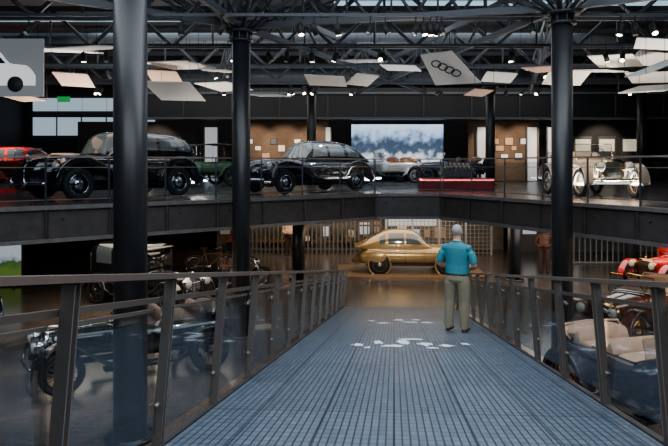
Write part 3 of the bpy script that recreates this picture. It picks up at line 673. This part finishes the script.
# ------------------------------------------------------------------ man
def human(name,loc,rz,mats,sc=1.0):
    shirt,trous,skin,hair,shoe,belt_=mats
    B=Mesh();D=shirt
    def ring_z(z,cx,cy,a,b,N=24):return [(cx+a*math.cos(2*pi*k/N),cy+b*math.sin(2*pi*k/N),z) for k in range(N)]
    tor=[(.80,.0,.0,.13,.10),(.86,0,-.005,.185,.135),(.94,0,.01,.190,.140),(1.02,0,.025,.20,.150),(1.10,0,.025,.195,.145),(1.20,0,.01,.195,.135),(1.30,0,.0,.205,.130),(1.38,0,-.01,.205,.118),(1.43,0,-.012,.170,.098),(1.465,0,-.01,.11,.075),(1.49,0,-.005,.066,.064),(1.56,0,.012,.058,.062),(1.60,0,.02,.055,.06)]
    B.loft([ring_z(*t) for t in tor],D)
    for s in(-1,1):
        B.tube([(s*.09,-.0,.90),(s*.105,0,.80),(s*.115,.005,.65),(s*.12,.01,.50),(s*.125,-.005,.36),(s*.128,-.015,.22),(s*.13,-.02,.07)],[.105,.108,.095,.085,.082,.078,.074],D,18)
        B.loft([[(s*.135+p[1],-.10+.30*i/8+.0,p[2]) for p in sec(0,0,0,hz,wd,2.6,16)] for i,(hz,wd) in enumerate(((.06,.028),(.085,.038),(.10,.042),(.105,.042),(.09,.044),(.075,.048),(.065,.05),(.05,.042),(.035,.02)))],D)
        B.tube([(s*.15,-.01,1.395),(s*.205,-.012,1.375),(s*.245,-.02,1.30),(s*.275,-.03,1.22),(s*.29,-.035,1.14)],[.06,.068,.064,.061,.056],D,14)
        B.tube([(s*.288,-.035,1.15),(s*.292,-.02,1.11),(s*.275,.05,1.07),(s*.235,.13,1.045),(s*.20,.185,1.03)],[.048,.046,.042,.034,.027],D,14)
        pc=Vector((s*.165,.225,1.02));dirh=Vector((-s*.75,.6,-.15)).normalized();up=Vector((0,0,1))
        B.tube([Vector((s*.20,.185,1.03)),pc-dirh*.01,pc+dirh*.04],[.027,.036,.032],D,12)
        for k,ln in enumerate((.062,.072,.068,.054)):
            o=pc+dirh*.035+up*(.030-.020*k);inw=Vector((0,-.6,0))
            B.tube([o,o+dirh*ln*.45,o+(dirh+inw*.5).normalized()*ln*.8,o+(dirh+inw).normalized()*ln*1.05],[.0105,.010,.009,.008],D,8)
        o=pc+up*.028;B.tube([o,o+up*.03+dirh*.015,o+up*.042+dirh*.04],[.012,.011,.009],D,8)
        B.ball((s*.078,.015,1.635),(.012,.022,.032),D,10,8)
    B.ball((0,.015,1.655),(.076,.095,.098),D,24,16);B.ball((0,.03,1.60),(.056,.072,.065),D,20,12)
    B.tube([(0,.105,1.665),(0,.125,1.63),(0,.118,1.62)],[.010,.015,.012],D,8)
    B.ball((0,.098,1.585),(.022,.012,.008),D,8,6);B.ball((0,.088,1.555),(.025,.02,.02),D,8,6);B.ball((0,.098,1.685),(.05,.012,.010),D,10,6)
    B.ball((0,-.005,1.675),(.080,.092,.09),D,24,14)
    B.ring((0,-.006,1.485),(0,.25,1),.068,.014,D,20,8)
    o=B.done(name+'_src')
    rm_=o.modifiers.new('r','REMESH');rm_.mode='VOXEL';rm_.voxel_size=.0085;rm_.use_smooth_shade=True
    s_=o.modifiers.new('s','SMOOTH');s_.iterations=3;s_.factor=.5
    dg=bpy.context.evaluated_depsgraph_get();me=bpy.data.meshes.new_from_object(o.evaluated_get(dg))
    bpy.data.objects.remove(o)
    me.name=name;me.materials.clear()
    for m in mats:me.materials.append(m)
    def dseg(p,a,b):
        a=Vector(a);b=Vector(b);t=max(0,min(1,(p-a).dot(b-a)/(b-a).length_squared));return (p-a-(b-a)*t).length
    for pl in me.polygons:
        p=Vector(pl.center);s=1 if p.x>0 else -1;k=0
        if p.z>1.50:
            k=2
            if (p.y<.035 and p.z>1.585+max(0,p.y)*1.2 and not(abs(p.x)>.078 and p.z<1.67 and p.y>-.02)) or p.z>1.715:k=3
        elif p.z<.085: k=4 if (p.z<.065 or p.y>.06) else 1
        elif p.z<.935:k=1
        elif p.z<.965 and abs(p.x)<.22:k=5
        if .95<p.z<1.2:
            d1=dseg(p,(s*.292,-.03,1.11),(s*.20,.185,1.03));d2=dseg(p,(s*.20,.185,1.03),(s*.05,.31,1.0))
            if d1<.052 and (abs(p.x)>.215 or p.y>.165): k=2 if p.z<1.135 else 0
            if d2<.06 and p.y>.178:k=2
        pl.material_index=k;pl.use_smooth=True
    ob=bpy.data.objects.new(name,me);bpy.context.scene.collection.objects.link(ob)
    eye=Mesh();
    for s in(-1,1):
        eye.ball((s*.028,.098,1.655),.010,mat('eye_white',(230,228,225),.3),10,8);eye.ball((s*.028,.106,1.655),.0045,black,8,6)
    eo=eye.done('eyes');eo.parent=ob
    ob.location=loc;ob.rotation_euler=(0,0,rz);ob.scale=(sc,sc,sc);return ob
shirt=mat('polo_teal',(34,122,138),.8,noise=.08,nscale=30);tr=mat('trouser_khaki',(126,118,96),.85,noise=.1,nscale=25);sk=mat('skin',(190,140,115),.55)
hr=mat('hair_grey',(160,156,152),.8,noise=.3,nscale=60);sh=mat('shoe_brown',(40,32,28),.5)
ym=10.23
human('man',(2.03,ym,ramp_z(ym)+.012),-.5,[shirt,tr,sk,hr,sh,sh])
br_=mat('mannequin_brown',(92,52,34),.5);dkc=mat('mannequin_dark',(60,38,28),.6)
human('mannequin',(7.6,22.4,0),2.6,[br_,dkc,br_,dkc,black,black],.98)
human('mannequin',(-1.9,26.6,0),2.9,[canvas,dkc,sk,dkc,black,black],.98)

# ------------------------------------------------------------------ lights
def area(name,loc,size,power,col,rot=(0,0,0),sy=None):
    l=bpy.data.lights.new(name,'AREA');l.energy=power;l.color=col;l.shape='RECTANGLE';l.size=size;l.size_y=sy or size
    o=bpy.data.objects.new(name,l);o.location=loc;o.rotation_euler=rot;bpy.context.scene.collection.objects.link(o);return o
def spot(loc,tgt,power,col=(1,.85,.68),ang=50,rad=.08):
    l=bpy.data.lights.new('spot','SPOT');l.energy=power;l.color=col;l.spot_size=math.radians(ang);l.spot_blend=.6;l.shadow_soft_size=rad
    o=bpy.data.objects.new('spot_lamp',l);o.location=loc;d=Vector(tgt)-Vector(loc);o.rotation_euler=d.to_track_quat('-Z','Y').to_euler();bpy.context.scene.collection.objects.link(o)
cool=(.80,.90,1.0);warm=(1,.82,.62)
area('ceiling_fill_lamp',(0,2,8.0),12,820,cool,(math.radians(35),0,0),4)  # added broad fill over ramp and hall, not actual skylights
area('ceiling_fill_lamp',(1,9,8.5),14,1100,cool,(0,0,0),5)
area('ceiling_fill_lamp',(0,20,8.5),16,620,cool,(0,0,0),5)
area('ceiling_fill_lamp',(0,28,8.5),22,330,(1,.9,.8),(0,0,0),3)
area('lower_fill_lamp',(3,22.5,2.3),5,170,warm,(0,0,0),3)  # added fill under the balcony slab, no fixtures modelled
area('lower_fill_lamp',(-5,16.5,2.2),5,200,warm,(0,0,0),3)
area('lower_fill_lamp',(9,19,2.3),6,260,(1,.93,.85),(0,0,0),5)
area('lower_fill_lamp',(8.6,12,2.25),2,200,warm,(0,math.radians(25),0),3)
area('lower_fill_lamp',(1,26,2.3),10,260,warm,(math.radians(25),0,0),1)
area('panel_uplight',(-5.5,17.5,3.4),4,720,(1,.9,.78),(pi,0,0),.6)
area('panel_uplight',(2,20,3.4),7,660,(1,.94,.87),(pi,0,0),.6)
area('panel_uplight',(7.5,15.5,3.4),3,620,(1,.9,.78),(pi,0,0),.6)
for t,p in(((-5.6,15.8,3.8),2300),((-.8,19,3.8),2300),((6.9,16.4,3.7),850),((-13,24,3.8),2600),((3.5,28,3.8),1300),((-5.3,24.5,3.8),600)):
    spot((t[0]-1.2,t[1]-3.0,7.0),t,p,warm,40);spot((t[0]+1.8,t[1]+.8,7.0),t,p*.6,(.9,.95,1),44)
for x in(-4,-2.5,-1,8,9.5,11,13.5,-9):spot((x,29,6.0),(x,31.5,4.6),340,(1,.78,.55),60)
spot((-2,13.0,6.8),(-3.9,11.5,.6),1600,warm,42);spot((6.6,7.2,6.8),(4.9,9.4,.8),1600,warm,40);spot((6,14.2,6.8),(6.6,14.0,.6),900,warm,40)
spot((-5.5,9.4,6.8),(-4.2,11.4,.5),1500,(.9,.95,1),45)
spot((2.2,17.6,2.2),(2.6,22.4,.9),380,warm,60)
spot((10,18.6,2.2),(11.2,20.2,.8),240,warm,80)
spot((3.2,7.5,7),(2.0,10.2,2),300,(.9,.95,1),25)
w=bpy.data.worlds.new('world');bpy.context.scene.world=w;w.use_nodes=True;w.node_tree.nodes['Background'].inputs[0].default_value=(.3,.4,.55,1);w.node_tree.nodes['Background'].inputs[1].default_value=.1
# ------------------------------------------------------------------ camera
cd=bpy.data.cameras.new('camera');cd.sensor_width=36;cd.lens=36*620/668;cd.shift_y=-58/668;cd.clip_end=200
co=bpy.data.objects.new('camera',cd);co.location=(0,0,3.9);co.rotation_euler=(pi/2,0,0);bpy.context.scene.collection.objects.link(co)
bpy.context.scene.camera=co
